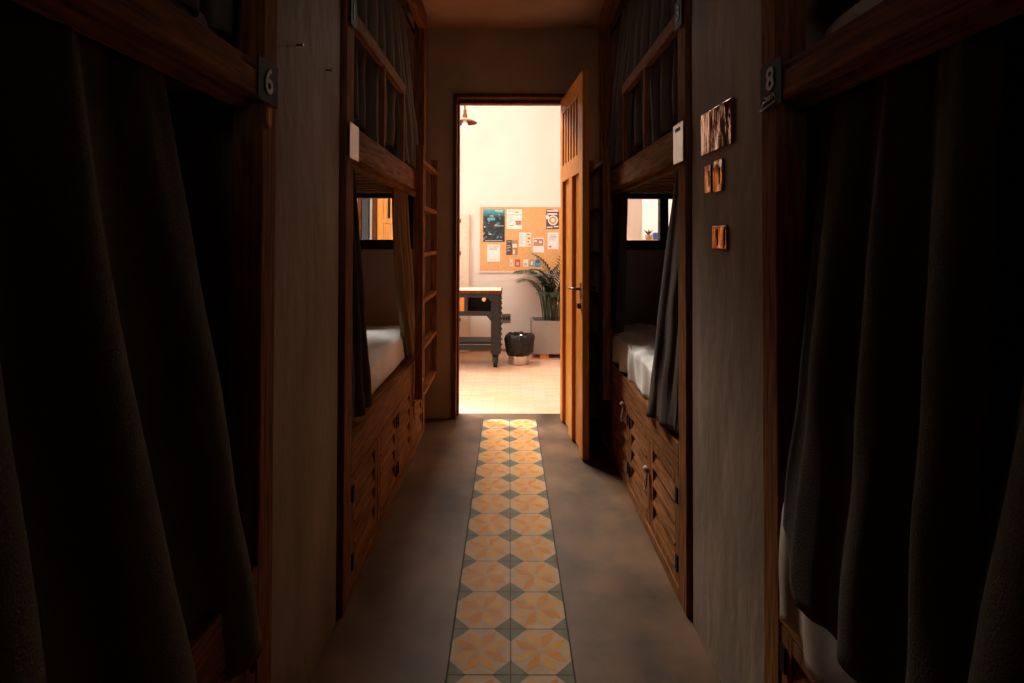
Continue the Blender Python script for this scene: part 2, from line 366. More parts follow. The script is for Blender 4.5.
# ------------------------------------------------------------------ bunks
def bunk(s, F, y0, y1, label, guard, wall_x, far_doors=4, rope=(), seed=0, guard_len=1.13, dz=0.):
    """s = -1 left, +1 right; front face at s*F; runs from y0 to y1"""
    X = lambda t: s*(F+t)
    dep = abs(wall_x) - F - .012
    root = empty('bunk_bed', (s*(F+dep/2), (y0+y1)/2, 0), label, 'bunk bed', 'wooden bunk beds')
    def B(mb, t0, t1, a, b, z0, z1, **k): mb.box(X(t0), X(t1), a, b, z0, z1, **k); return mb
    pw = .095
    for (t0, t1, a, b) in ((0, .075, y0, y0+pw), (0, .075, y1-.08, y1), (dep-.07, dep, y0, y0+.07), (dep-.07, dep, y1-.07, y1)):
        bevel_mod(B(MB(), t0, t1, a, b, .001, H-.002).build('post', M['wood_z'], root))
    ya, yb = y0+pw, y1-.08
    bevel_mod(B(MB(), .0, .035, ya, yb, .465, .595).build('base_rail', M['wood_y'], root))
    B(MB(), .035, dep-.07, ya, yb, .555, .575).build('lower_deck', M['wood_y'], root)
    B(MB(), .0, .03, ya, yb, .001, .045).build('plinth', M['wood_y'], root)
    B(MB(), .045, .06, ya, yb, .045, .555).build('cabinet_back', M['black'], root)
    # four louvred doors
    n = far_doors; gap = .006; cw = (yb-ya)/n
    for i in range(n):
        a = ya + i*cw + gap/2; b = ya + (i+1)*cw - gap/2; z0, z1 = .05, .458
        mb = MB(); sw = .05
        B(mb, .003, .028, a, a+sw, z0, z1); B(mb, .003, .028, b-sw, b, z0, z1)
        B(mb, .003, .028, a+sw, b-sw, z0, z0+.035); B(mb, .003, .028, a+sw, b-sw, z1-.035, z1)
        d = mb.build('cabinet_door', M['wood_z'], root); bevel_mod(d, .002)
        zz0, zz1 = z0+.035, z1-.035; nl = 4; hh = (zz1-zz0)/nl
        lm = MB()
        for k in range(nl):
            zb = zz0 + k*hh
            # wedge louver: sticks out at its lower edge, recedes at its top
            pts = [(X(.000), a+sw, zb+.012), (X(.010), a+sw, zb), (X(.034), a+sw, zb+hh*.96), (X(.022), a+sw, zb+hh*1.0)]
            lm.prism(pts, (0, b-a-2*sw, 0))
        lm.build('louver_panel', M['wood_y'], d)
        hy_ = a+.008 if i % 2 == 0 else b-.028
        for hz in (.10, .36):
            B(MB(), -.004, .003, hy_, hy_+.02, hz, hz+.06).build('hinge', M['black'], d)
    for (yr, zr) in rope:
        mb = MB()
        pts = [Vector((X(-.004-.012*math.sin(k/12*PI)), yr+.012*math.sin(k/12*2*PI), zr-.085*math.sin(k/12*PI))) for k in range(13)]
        mb.tube(pts, .0045, 6); mb.tube([(X(-.004), yr-.012, zr), (X(-.014), yr+.012, zr+.012)], .011, 8)
        mb.build('rope_pull', M['rope'], root, smooth=True)
    # upper level
    bevel_mod(B(MB(), -.006, .034, ya-.0, yb, 1.685+dz, 1.79-dz*.5).build('upper_beam', M['wood_y'], root))
    bevel_mod(B(MB(), .006, .040, ya, yb, 1.79-dz*.5, 1.815-dz*.5).build('upper_ledge', M['wood_y'], root), .003)
    B(MB(), .034, .065, ya, yb, 1.665+dz, 1.70+dz).build('slat_bearer', M['wood_y'], root)
    B(MB(), dep-.10, dep-.07, ya, yb, 1.665+dz, 1.70+dz).build('slat_bearer', M['wood_y'], root)
    ns = int((yb-ya)/.15)
    for i in range(ns):
        yc = ya + (i+.5)*(yb-ya)/ns
        B(MB(), .036, dep-.072, yc-.042, yc+.042, 1.697+dz, 1.720+dz).build('slat', M['wood_x'], root)
    B(MB(), .041, dep-.07, ya, yb, 1.722+dz, 1.735+dz).build('upper_deck', M['black'], root)  # deck coloured black to stand in for the shadow under the mattress
    if guard:
        ge = y0 + guard_len
        bevel_mod(B(MB(), .0, .032, ya, ge, 2.205, 2.262).build('guard_rail', M['wood_y'], root))
        for yy in (y0+guard_len*.545, ge-.03):
            bevel_mod(B(MB(), .004, .028, yy, yy+.028, 1.816, 2.205).build('guard_post', M['wood_z'], root), .003)
    bevel_mod(B(MB(), -.004, .045, ya, yb, 2.86, H-.003).build('top_beam', M['wood_y'], root))
    MB().tube([(X(.075), ya, 1.68+dz), (X(.075), yb, 1.68+dz)], .009, 8).build('curtain_rod', M['black_metal'], root)
    MB().tube([(X(.075), ya, 2.83), (X(.075), yb, 2.83)], .009, 8).build('curtain_rod', M['black_metal'], root)
    return root
bunk(-1, FL, -.63, 1.39, 'near left wooden bunk bed marked 6, closed off by a dark curtain', False, -1.60, dz=.03)
bunk(1, FR, -.63, 1.39, 'near right wooden bunk bed marked 8, draped with a dark curtain', False, 1.65, dz=.03)
bunk(-1, FL, 1.985, 3.88, 'far left wooden bunk bed beside the ladder, with guard rail and open curtains', True, -1.60, rope=((3.40, .335), (3.70,.40)))
bunk(1, FR, 1.985, 3.88, 'far right wooden bunk bed marked 3, behind the open door leaf', True, 1.65, rope=((2.53, .30), (3.05, .44)))

def ladder(s, F, label):
    root = empty('ladder', (s*(F-.03), 3.81, .35), label, 'ladder', 'bunk ladders')
    x0, x1 = s*(F-.007), s*(F-.055)
    for (a, b) in ((3.42, 3.445), (4.085, 4.11)):
        bevel_mod(MB().box(x0, x1, a, b, .36, 1.97).build('stile', M['wood_z'], root), .002)
    for k in range(6):
        z = .352 + .3014*k
        bevel_mod(MB().box(x0, x1, 3.445, 4.085, z, z+.028).build('rung', M['wood_y'], root), .002)
    return root
ladder(-1, FL, 'wooden bunk ladder hooked on the left, beside the doorway')
ladder(1, FR, 'wooden bunk ladder on the right, in the dark behind the door leaf')

# ------------------------------------------------------------------ mattresses
def mattress(s, F, y0, y1, z0, h, label, mat, group=None, bulge=.0, rum=.012, seed=0, t0=.07, w=.83, drape=0):
    nx, ny, nz = 22, 48, 8
    bm = bmesh.new()
    bmesh.ops.create_cube(bm, size=1)
    bmesh.ops.subdivide_edges(bm, edges=bm.edges[:], cuts=23, use_grid_fill=True)
    for v in bm.verts:
        p = v.co.copy()
        # superellipsoid-like rounding of a box
        X_, Y_, Z_ = p.x*w, p.y*(y1-y0), p.z*h
        r = .05; hw, hl, hh = w/2, (y1-y0)/2, h/2
        cx = max(-hw+r, min(hw-r, X_)); cy = max(-hl+r, min(hl-r, Y_)); cz = max(-hh+r, min(hh-r, Z_))
        d = Vector((X_-cx, Y_-cy, Z_-cz))
        if d.length > r: d = d.normalized()*r
        q = Vector((cx, cy, cz)) + d
        wv = Vector((q.x*5, q.y*4+seed*9, q.z*7))
        nrm_ = d.normalized() if d.length > 1e-6 else Vector((0,0,0))
        amp = rum if q.z > -hh*.7 else rum*.2
        q += nrm_*(mnoise.noise(wv)*amp + abs(mnoise.noise(wv*2.3))*amp*.7)
        if q.z < -hh: q.z = -hh
        v.co = q
    o_mb = MB(); o_mb.bm.free(); o_mb.bm = bm
    cx = s*(F+t0+w/2); cy = (y0+y1)/2
    for v in bm.verts: v.co += Vector((cx, cy, z0+h/2))
    o = o_mb.build('mattress', mat, None, smooth=True)
    return tag(o, label, 'mattress', 'bunk mattresses')
mattress(-1, FL, 2.09, 3.78, .578, .195, 'white sheeted mattress on the lower far left bunk, below the small window', M['sheet_blue'], rum=.010, seed=1)
mattress(1, FR, 2.09, 3.78, .578, .16, 'white sheeted mattress on the lower far right bunk, under the rumpled duvet', M['sheet'], rum=.014, seed=2)
mattress(-1, FL, 2.09, 3.78, 1.738, .13, 'white mattress on the upper far left bunk, glimpsed under its curtain hem', M['sheet'], seed=3, rum=.01)
mattress(1, FR, 2.09, 3.78, 1.738, .13, 'white mattress on the upper far right bunk, glimpsed through the guard rail', M['sheet'], seed=4, rum=.01)
mattress(-1, FL, -.52, 1.28, .578, .16, 'white mattress on the lower near left bunk, hidden behind the dark curtain', M['sheet'], seed=5)
mattress(1, FR, -.52, 1.28, .578, .16, 'white mattress on the lower near right bunk, showing below the curtain hem', M['sheet'], seed=6)
mattress(-1, FL, -.52, 1.28, 1.768, .13, 'mattress on the upper near left bunk, above the beam marked 6', M['sheet'], seed=7)
mattress(1, FR, -.52, 1.28, 1.768, .13, 'mattress on the upper near right bunk, above the beam marked 8', M['sheet'], seed=8)

def cloth_over(name, label, cat, s, F, y0, y1, ztop, zlow, t_front, w, mat, seed=0, amp=.02):
    """a rumpled cloth lying on a bed and falling over the front edge"""
    nu, nv = 60, 70
    bm = bmesh.new(); g = []
    for j in range(nv+1):
        row = []
        y = y0 + (y1-y0)*j/nv
        for i in range(nu+1):
            L = (ztop-zlow) + w; d = L*i/nu
            fr = mnoise.noise(Vector((y*5+seed, 0, seed*3)))
            if d < ztop-zlow:
                z = zlow + d + .02*fr; k = 1-d/(ztop-zlow)
                t = t_front + .014*math.sin(y*26+2*fr+seed)*k + .012*mnoise.noise(Vector((y*9, z*8, seed)))
            else:
                t = t_front + (d-(ztop-zlow)); z = ztop + amp*mnoise.noise(Vector((y*4.5, t*6, seed))) + amp*.7*abs(mnoise.noise(Vector((y*9, t*11, seed+4))))
                e = min(1, (d-(ztop-zlow))/.05); z -= .02*(1-e)**2
            row.append(bm.verts.new((s*(F+t), y, z)))
        g.append(row)
    for j in range(nv):
        for i in range(nu): bm.faces.new([g[j][i], g[j][i+1], g[j+1][i+1], g[j+1][i]])
    mb = MB(); mb.bm.free(); mb.bm = bm
    o = mb.build(name, mat, None, smooth=True)
    m = o.modifiers.new('solid', 'SOLIDIFY'); m.thickness = .008; m.offset = 0
    return tag(o, label, cat)
cloth_over('duvet', 'rumpled pale duvet spilling over the edge of the lower far right bunk', 'duvet', 1, FR, 2.12, 3.72, .775, .60, .022, .82, M['sheet'], 3, .035)
cloth_over('duvet', 'dim crumpled sheet hanging below the curtain hem of the near right bunk', 'sheet', 1, FR, -.48, 1.26, .775, .50, -.016, .84, M['sheet_dim'], 8, .03)
def pillow(s, x, y, z, sx, sy, sz, label, mat, rz=0):
    bm = bmesh.new(); bmesh.ops.create_uvsphere(bm, u_segments=40, v_segments=24, radius=1)
    for v in bm.verts:
        p = v.co; f = lambda c, e: math.copysign(abs(c)**e, c)
        r = Vector((f(p.x, .55)*sx, f(p.y, .55)*sy, p.z*sz*(1-.35*(abs(p.x)**4))))
        r += p*mnoise.noise(p*3+Vector((x, y, z)))*.012
        v.co = Matrix.Rotation(rz, 3, 'Z') @ r + Vector((x, y, z))
    mb = MB(); mb.bm.free(); mb.bm = bm
    return tag(mb.build('pillow', mat, None, smooth=True), label, 'pillow')
pillow(1, .885, 1.0, 1.982, .18, .25, .085, 'grey white pillow on the upper near right bunk, above the number 8', M['sheet_blue'])
pillow(-1, -.90, 3.48, 1.935, .17, .25, .06, 'white pillow at the ladder end of the upper far left bunk', M['sheet'])

# ------------------------------------------------------------------ curtains
def curtain(label, s, F, ztop, zbot, top, bot, folds, amp=.035, t_top=.075, t_bot=.055, mat='curtain', seed=0, hem=None, group=None, sag=0., ease=1.0, rings=True, phase=0., mid=None):
    nu, nv = folds*18, 46
    bm = bmesh.new(); g = []
    for j in range(nv+1):
        v = j/nv; row = []
        e = v**ease
        for i in range(nu+1):
            u = i/nu
            yt = top[0] + (top[1]-top[0])*u; yb_ = bot[0] + (bot[1]-bot[0])*u
            y = yt + (yb_-yt)*e
            if mid: y += mid*math.sin(PI*v)*u
            zb = zbot + (hem(u) if hem else 0)
            z = ztop + (zb-ztop)*v + .008*mnoise.noise(Vector((u*4, v, seed)))*v
            nz = mnoise.noise(Vector((u*3+seed, v*1.2, seed*.7)))
            ph = 2*PI*folds*(u + .035*mnoise.noise(Vector((u*4, v*1.6, seed+3)))) + phase
            w = math.sin(ph); w = math.copysign(abs(w)**.6, w)
            fine = math.sin(ph*2.7+1+seed)*.3*max(0, 1-3*v)
            a = amp*(.45+.55*min(1, v*2))*(1+.5*nz)
            t = t_top + (t_bot-t_top)*v + a*(w+fine)*.5 + .012*mnoise.noise(Vector((u*6, v*5, seed+9)))*v
            row.append(bm.verts.new((s*(F+t), y, z)))
        g.append(row)
    for j in range(nv):
        for i in range(nu): bm.faces.new([g[j][i], g[j][i+1], g[j+1][i+1], g[j+1][i]])
    mb = MB(); mb.bm.free(); mb.bm = bm
    o = mb.build('curtain', M[mat], None, smooth=True)
    m = o.modifiers.new('solid', 'SOLIDIFY'); m.thickness = .005; m.offset = 0
    return tag(o, label, 'curtain', 'linen bunk curtains')
# near bunks
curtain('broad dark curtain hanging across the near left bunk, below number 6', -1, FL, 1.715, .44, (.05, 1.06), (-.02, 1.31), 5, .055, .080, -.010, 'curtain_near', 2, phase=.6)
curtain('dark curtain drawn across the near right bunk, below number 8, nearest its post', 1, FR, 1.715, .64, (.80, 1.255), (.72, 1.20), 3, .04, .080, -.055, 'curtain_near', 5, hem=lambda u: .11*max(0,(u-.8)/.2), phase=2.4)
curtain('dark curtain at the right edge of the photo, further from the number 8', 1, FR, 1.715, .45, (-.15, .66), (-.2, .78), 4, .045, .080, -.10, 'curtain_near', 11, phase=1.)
curtain('dark curtain end hanging in the upper near left bunk, above number 6', -1, FL, 2.82, 1.845, (.75, 1.24), (.72, 1.265), 4, .04, .075, .062, 'curtain', 8)
# far lower
curtain('dark curtain at the pier end of the lower far left bunk', -1, FL, 1.688, .63, (2.085, 2.25), (2.085, 2.46), 3, .03, .055, .03, 'curtain_dark', 3)
curtain('warm lit curtain bunched at the ladder end of the lower far left bunk', -1, FL, 1.688, .615, (3.14, 3.55), (3.48, 3.76), 4, .045, .075, .055, 'curtain_lit', 4, ease=1.7)
curtain('dark curtain at the pier end of the lower far right bunk, hanging over the duvet', 1, FR, 1.688, .61, (2.09, 2.30), (2.09, 2.50), 2, .016, .070, -.012, 'curtain_dark', 6, ease=.8, hem=lambda u: .02-.06*u)
curtain('dark curtain bunched at the far end of the lower far right bunk', 1, FR, 1.688, .615, (3.32, 3.60), (3.38, 3.76), 4, .04, .075, .045, 'curtain_dark', 7)
# far upper
for s, F, nm in ((-1, FL, 'left'), (1, FR, 'right')):
    curtain('grey green curtain behind the guard rail of the upper far %s bunk' % nm, s, F, 2.82, 1.865, (2.11, 3.02), (2.16, 3.05), 5, .085, .085, .095, 'curtain', 12+s, hem=lambda u: .03*math.sin(u*9))
    curtain('grey green curtain falling past the open end of the guard rail, upper far %s bunk' % nm, s, F, 2.82, 1.83, (2.98, 3.40), (3.16, 3.64), 4, .06, .08, .035, 'curtain', 22+s)

# ------------------------------------------------------------------ number plates and cards
def text_mesh(txt, size, ext=.001, offset=.0):
    cu = bpy.data.curves.new('txt', 'FONT'); cu.body = txt; cu.size = size; cu.extrude = ext; cu.align_x = 'CENTER'; cu.align_y = 'CENTER'; cu.offset = offset
    o = bpy.data.objects.new('txt', cu); COL.objects.link(o)
    dg = bpy.context.evaluated_depsgraph_get(); dg.update()
    me = bpy.data.meshes.new_from_object(o.evaluated_get(dg))
    bpy.data.objects.remove(o); return me
def plate(s, F, y0, y1, z0, z1, digit, label, round_=False, dsize=.088):
    x = s*(F-.0062); yc, zc = (y0+y1)/2, (z0+z1)/2
    root = empty('number_plate', (x, yc, z0), label, 'number plate', 'bunk number plates')
    mb = MB()
    mb.box(x, x - s*.003, y0, y1, z0, z1)
    pm = mb.build('plate', M['black'], root)
    if round_: bevel_mod(pm, .02, 4)
    else: bevel_mod(pm, .001)
    me = text_mesh(digit, dsize, .0008, .0012); me.materials.clear(); me.materials.append(M['digit']); me.name = 'numeral'
    o = bpy.data.objects.new('numeral', me); COL.objects.link(o); o.parent = root
    o.location = (-s*.0045, 0, zc-z0+(.013 if digit == '8' else 0))
    # face the corridor
    o.rotation_euler = (PI/2, 0, PI/2) if s < 0 else (PI/2, 0, -PI/2)
    return root
plate(-1, FL, 1.266, 1.374, 1.708, 1.812, '6', 'square black plate with number 6 on the near left bunk post')
p8 = plate(1, FR, 1.266, 1.374, 1.70, 1.812, '8', 'square black plate with number 8 on the near right bunk post', dsize=.078)
plate(-1, FL, 2.0, 2.075, 2.18, 2.29, '1', 'small black rounded number plate on the upper far left bunk', True, .075)
plate(1, FR, 2.0, 2.085, 2.18, 2.29, '3', 'small black rounded plate with number 3 on the upper far right bunk', True, .08)
# torn white scribble along the lower edge of plate 8
mb = MB(); xs = FR-.0062-.0045
for (ya, za, yb, zb) in ((1.384,1.693,1.366,1.712),(1.366,1.712,1.352,1.710),(1.350,1.708,1.345,1.720),(1.338,1.708,1.333,1.722),(1.326,1.710,1.318,1.722),(1.384,1.693,1.31,1.702),(1.358,1.722,1.347,1.716),(1.318,1.722,1.308,1.712)):
    ya, yb, za, zb = ya-.012, yb-.012, za+.010, zb+.010
    mb.tube([(xs, ya, za), (xs, yb, zb)], .0017, 5)
mb.build('white_marking', M['white_print'], p8)
# cards on the beam ends of the far bunks
cl = MB().box(-FL+.008, -FL+.0105, 1.995, 2.112, 1.677, 1.81).build('card', M['card_tan']); tag(cl, 'plain tan card fixed to the beam end of the far left bunk', 'card')
r = empty('card', (FR-.0095, 2.045, 1.667), 'glossy white card with dark heading on the beam end of the far right bunk', 'card')
MB().box(FR-.008, FR-.0105, 1.985, 2.10, 1.667, 1.815).build('sheet', M['card_white'], r)
MB().box(FR-.0105, FR-.0112, 2.015, 2.075, 1.785, 1.80).build('heading', M['ink'], r)
# little wooden tag hanging under plate 6
mb = MB(); x = -FL+.001
mb.prism([(x, 1.326, 1.70), (x, 1.346, 1.70), (x, 1.346, 1.665), (x, 1.336, 1.65), (x, 1.326, 1.665)], (.006, 0, 0))
tag(mb.build('wooden_tag', M['lit_wood']), 'small pointed wooden tag below the number 6 plate', 'tag')
# nails on left pier
for (yy, zz, l) in ((1.80, 1.94, 'dark nail in the left pier, nearer the far bunk'), (1.55, 1.935, 'small dark nail in the left pier, nearer the number 6 plate')):
    mb = MB(); mb.tube([(-.617, yy, zz), (-.597, yy, zz+.001)], .0025, 6); mb.tube([(-.598, yy, zz+.001), (-.595, yy, zz+.001)], .006, 8)
    tag(mb.build('nail', M['black_metal']), l, 'nail')
# copper plates on right pier
def cplate(y0, y1, z0, z1, label, slots):
    x = .662
    root = empty('switch_plate', (x-.001, (y0+y1)/2, z0), label, 'switch plate', 'copper wall plates')
    tl = .0055 if slots == 0 else 0
    cm = MB().prism([(x-.001, y0, z0), (x-.001, y1, z0), (x-.006-tl, y1, z0), (x-.006, y0, z0)], (0, 0, z1-z0))
    bevel_mod(cm.build('cover', M['copper'], root), .0015)
    for i in range(slots):
        yc = y0 + (y1-y0)*(i+.5)/slots
        bevel_mod(MB().box(x-.006, x-.0085, yc-.016, yc+.016, (z0+z1)/2-.026, (z0+z1)/2+.026).build('rocker', M['copper'], root), .001)
def fpx(px): return .655*540/(px-509)
cplate(1.580, 1.828, 1.660, 1.797, 'large glossy copper wall plate on the right pier, highest of four', 0)
cplate(1.757, 1.812, 1.532, 1.622, 'small copper switch plate, left one of the pair under the large plate', 1)
cplate(1.660, 1.738, 1.528, 1.628, 'small copper switch plate, right one of the pair under the large plate', 1)
cplate(1.630, 1.745, 1.348, 1.420, 'lowest copper wall plate, alone on the right pier', 2)

# ------------------------------------------------------------------ outer room contents
def P(px, d): return (px-509)*d/540
def Z(py, d): return 1.38+(238-py)*d/540
# cork board
yb0 = YF-.022
root = empty('cork_board', (.2, YF-.011, .96), 'large framed cork board covered with leaflets on the cream wall', 'notice board')
bx0, bx1, bz0, bz1 = -.352, .80, .975, 1.755
MB().box(bx0, bx1, YF-.016, YF-.001, bz0, bz1).build('cork_panel', M['cork'], root)
mb = MB()
mb.box(bx0-.016, bx0, YF-.026, YF-.001, bz0-.016, bz1+.016); mb.box(bx1, bx1+.016, YF-.026, YF-.001, bz0-.016, bz1+.016)
mb.box(bx0, bx1, YF-.026, YF-.001, bz0-.016, bz0); mb.box(bx0, bx1, YF-.026, YF-.001, bz1, bz1+.008)
mb.build('board_frame', M['board_frame'], root)
S = 110/835  # zoom crop scale
def paper(zx0, zy0, zx1, zy1, label, mat, prints=(), cat='flyer'):
    d = 6.58
    x0, x1 = P(455+zx0*S, d), P(455+zx1*S, d); z1, z0 = Z(195+zy0*S, d), Z(195+zy1*S, d)
    root = empty('flyer' if cat == 'flyer' else cat, ((x0+x1)/2, YF-.018, z0), label, cat, 'leaflets pinned on the cork board')
    MB().box(x0, x1, YF-.0185, YF-.0165, z0, z1).build('sheet', M[mat], root)
    by = {}
    for (u0, v0, u1, v1, m) in prints:
        by.setdefault(m, []).append((u0, v0, u1, v1))
    k = 0
    for m, L in by.items():
        mb = MB(); k += 1
        for (u0, v0, u1, v1) in L:
            mb.box(x0+(x1-x0)*u0, x0+(x1-x0)*u1, YF-.0190-.0002*k, YF-.0185, z1+(z0-z1)*v0, z1+(z0-z1)*v1)
        mb.build('print', M[m], root)
    return root, (x0, x1, z0, z1)
def lines(n, v0, v1, u0=.12, u1=.85, m='ink_pale'):
    rr = random.Random(n*7+int(v0*100)); return [(u0, v0+(v1-v0)*i/n, u1-rr.random()*.25, v0+(v1-v0)*i/n+(v1-v0)/n*.4, m) for i in range(n)]
paper(213, 108, 378, 356, 'large dark poster with a teal night city view, upper left on the board', 'poster', [(.55,.04,.92,.055,'paper'), (.62,.075,.9,.085,'paper'), (.05,.52,.10,.56,'paper_cream'), (.12,.83,.18,.87,'ink_red'), (.28,.75,.38,.78,'paper_cream'), (.7,.5,.95,.52,'ink_pale'), (.2,.26,.55,.34,'ink_teal'), (.1,.95,.9,.97,'ink_pale')], 'poster')
paper(392, 108, 508, 258, 'white flyer with green line and a red picture, beside the dark poster', 'paper', [(.08,.08,.5,.11,'ink_brown'), (.0,.27,.95,.30,'ink_green'), (.55,.12,.8,.18,'ink_orange'), (.56,.58,.97,.66,'ink_red'), (.6,.66,.97,.80,'ink_brown'), (.15,.8,.45,.84,'ink_brown')]+lines(4,.38,.72,.08,.5), 'flyer')
rt, (x0, x1, z0, z1) = paper(692, 108, 790, 258, 'black and white poster with an orange ring, upper right on the board', 'ink', [(.05,.05,.95,.11,'paper'), (.1,.2,.85,.27,'paper'), (.55,.0,.95,.04,'ink_pale'), (.05,.88,.5,.93,'paper'), (.6,.84,.95,.9,'paper'), (.0,.3,.2,.5,'paper')], 'poster')
mb = MB()
for rr, m in ((.040, 0),):
    cx, cz = (x0+x1)/2+.004, z0+(z1-z0)*.45
    ring = []
    for k in range(28):
        a0, a1 = 2*PI*k/28, 2*PI*(k+1)/28
        mb.prism([(cx+r_*math.cos(a_), YF-.0196, cz+r_*math.sin(a_)) for r_, a_ in ((.042,a0),(.042,a1),(.024,a1),(.024,a0))], (0, .0008, 0), 0)
    for k in range(28):
        a0, a1 = 2*PI*k/28, 2*PI*(k+1)/28
        mb.prism([(cx+r_*math.cos(a_), YF-.0194, cz+r_*math.sin(a_)) for r_, a_ in ((.060,a0),(.060,a1),(.046,a1),(.046,a0))], (0, .0006, 0), 1)
    mb.prism([(cx+.024*math.cos(2*PI*k/20), YF-.0194, cz+.024*math.sin(2*PI*k/20)) for k in range(20)], (0, .0006, 0), 1)
mb.build('ring_print', [M['ink_orange'], M['paper']], rt)
paper(245, 378, 342, 505, 'white card with brown lettering, lower left on the cork board', 'paper', lines(3,.10,.34,.15,.9,'ink_brown')+[(.15,.86,.8,.89,'ink_pale')], 'flyer')
paper(390, 342, 476, 455, 'dark brown photo leaflet below the white flyer', 'ink_brown', [(0,0,.5,1,'ink'), (.55,.25,.95,.5,'paper_cream'), (.6,.65,.75,.95,'paper_cream'), (.08,.1,.45,.13,'ink_pale')]+lines(4,.35,.8,.08,.45), 'leaflet')
paper(487, 284, 538, 392, 'narrow white leaflet in the middle of the cork board', 'paper', lines(6,.12,.9), 'leaflet')
paper(541, 284, 578, 392, 'narrow cream leaflet printed with small brown figures', 'paper_cream', [(.15,.1,.7,.2,'ink_brown'), (.3,.35,.85,.48,'ink_red'), (.2,.6,.6,.7,'ink_brown'), (.4,.82,.9,.9,'ink_brown')], 'leaflet')
paper(592, 324, 676, 434, 'white leaflet with a brown photo strip at its top', 'paper', [(.05,.08,.95,.56,'ink_brown'), (.12,.16,.35,.3,'paper_cream'), (.55,.22,.8,.38,'paper_cream'), (.2,.42,.45,.5,'ink_orange')], 'leaflet')
paper(704, 284, 786, 410, 'white letter sheet with a small red stamp, below the ringed poster', 'paper', lines(5,.12,.5)+[(.1,.8,.35,.9,'ink_red'), (.3,.25,.9,.27,'ink')], 'flyer')
paper(418, 488, 442, 540, 'small cream sticker in the bottom row, leftmost', 'paper_cream', [(.2,.45,.8,.85,'ink_pale')], 'sticker')
paper(456, 488, 496, 544, 'small red card in the bottom row of the cork board', 'ink_red', [(.25,.35,.75,.8,'ink_pale')], 'sticker')
paper(520, 488, 556, 544, 'small cream card with grey print in the bottom row', 'paper_cream', [(.15,.5,.75,.85,'ink_pale')], 'sticker')
paper(565, 488, 602, 544, 'small grey green card in the bottom row', 'ink_grey', [(.3,.25,.7,.75,'paper_cream')], 'sticker')
paper(609, 490, 648, 544, 'small blue card in the bottom row, nearest the plant', 'ink_blue', [(.15,.5,.85,.85,'ink_teal')], 'sticker')

# outlet
root = empty('wall_outlet', (-.033, YF-.001, .35), 'grey wall outlet between the workbench and the waste bin', 'outlet')
bevel_mod(MB().box(-.088, .022, YF-.012, YF-.001, .35, .455).build('cover', M['outlet'], root), .002)
for i in range(3):
    MB().box(-.07+i*.03, -.05+i*.03, YF-.015, YF-.012, .385, .425).build('socket', M['black'], root)

# workbench
bench = empty('workbench', (-.68, 6.05, 0), 'dark riveted steel workbench on casters with a wooden top, left in the doorway', 'workbench')
b0, b1, by0, by1, bt = -1.28, -.085, 5.76, 6.12, .82
bevel_mod(MB().box(b0-.01, b1+.012, by0-.015, by1+.01, bt-.032, bt).build('tabletop', M['frame_wood'], bench), .003)
lw = .105
for (xa, ya) in ((b0, by0), (b1-lw, by0), (b0, by1-.06), (b1-lw, by1-.06)):
    lm = MB().box(xa, xa+lw, ya, ya+.012, .15, bt-.032)
    ex_ = xa+lw-.012 if xa > -.6 else xa
    lm.box(ex_, ex_+.012, ya+.012, ya+.06, .15, bt-.032)
    l = lm.build('leg', M['dark_steel'], bench)
    rv = MB()
    for k in range(11):
        zz = .185 + k*.057
        for xx in (xa+.016, xa+lw-.016):
            rv.tube([(xx, ya-.007, zz), (xx, ya, zz)], [.005, .009], 8)
        xo = xa+lw if xa > -.6 else xa
        sg = 1 if xa > -.6 else -1
        rv.tube([(xo+sg*.012, ya+.036, zz), (xo, ya+.036, zz)], [.007, .012], 8)
    rv.build('rivet', M['dark_steel'], l)['kind'] = 'stuff'
    cc = MB(); cxx, cyy = xa+lw*.45, ya+.035
    cc.tube([(cxx-.022, cyy, .060), (cxx+.022, cyy, .060)], .059, 22)
    c = cc.build('caster', M['rubber'], bench)
    fk = MB(); fk.box(cxx-.032, cxx-.025, cyy-.022, cyy+.022, .05, .140); fk.box(cxx+.025, cxx+.032, cyy-.022, cyy+.022, .05, .140); fk.box(cxx-.036, cxx+.036, cyy-.03, cyy+.03, .138, .15)
    fk.build('caster_fork', M['dark_steel'], c)
ap = MB(); ap.box(b0+lw, b1-lw, by0, by0+.02, .745, bt-.032); ap.box(b0+lw, b1-lw, by0, by0+.02, .55, .60); ap.box(-.475, -.435, by0, by0+.02, .60, .745)
for xx, sg in ((b1-lw, -1), (b0+lw, 1)):
    ap.prism([(xx, by0, .745), (xx+sg*.045, by0, .745), (xx, by0, .70)], (0, .015, 0)); ap.prism([(xx, by0, .55), (xx+sg*.045, by0, .55), (xx, by0, .495)], (0, .015, 0))
ap.box(b0+.012, b1-.012, by1-.02, by1-.002, .55, bt-.032); ap.box(b1-.022, b1-.012, by0+.06, by1-.06, .55, bt-.032); ap.box(b0+.012, b0+.022, by0+.06, by1-.06, .55, bt-.032)
ap.box(b0+.02, b1-.02, by0+.02, by1-.02, .55, .56)
ap.build('apron', M['dark_steel'], bench)
MB().box(-.43, b1-lw-.001, by0+.13, by0+.14, .56, .78).build('compartment_back', M['black'], bench)
dr = MB().box(-1.17, -.475, by0+.004, by0+.024, .60, .745).build('drawer', M['frame_wood'], bench)
dr.data.materials[0] = M['lit_wood'] if False else M['door_wood']
MB().tube([(-.82, by0-.02, .67), (-.82, by0+.004, .67)], [.016, .008], 12).build('knob', M['brass'], dr)
MB().tube([(-.265, by0-.006, .725), (-.265, by0+.13, .725)], [.021, .021], 18).build('round_knob', M['card_tan'], bench)
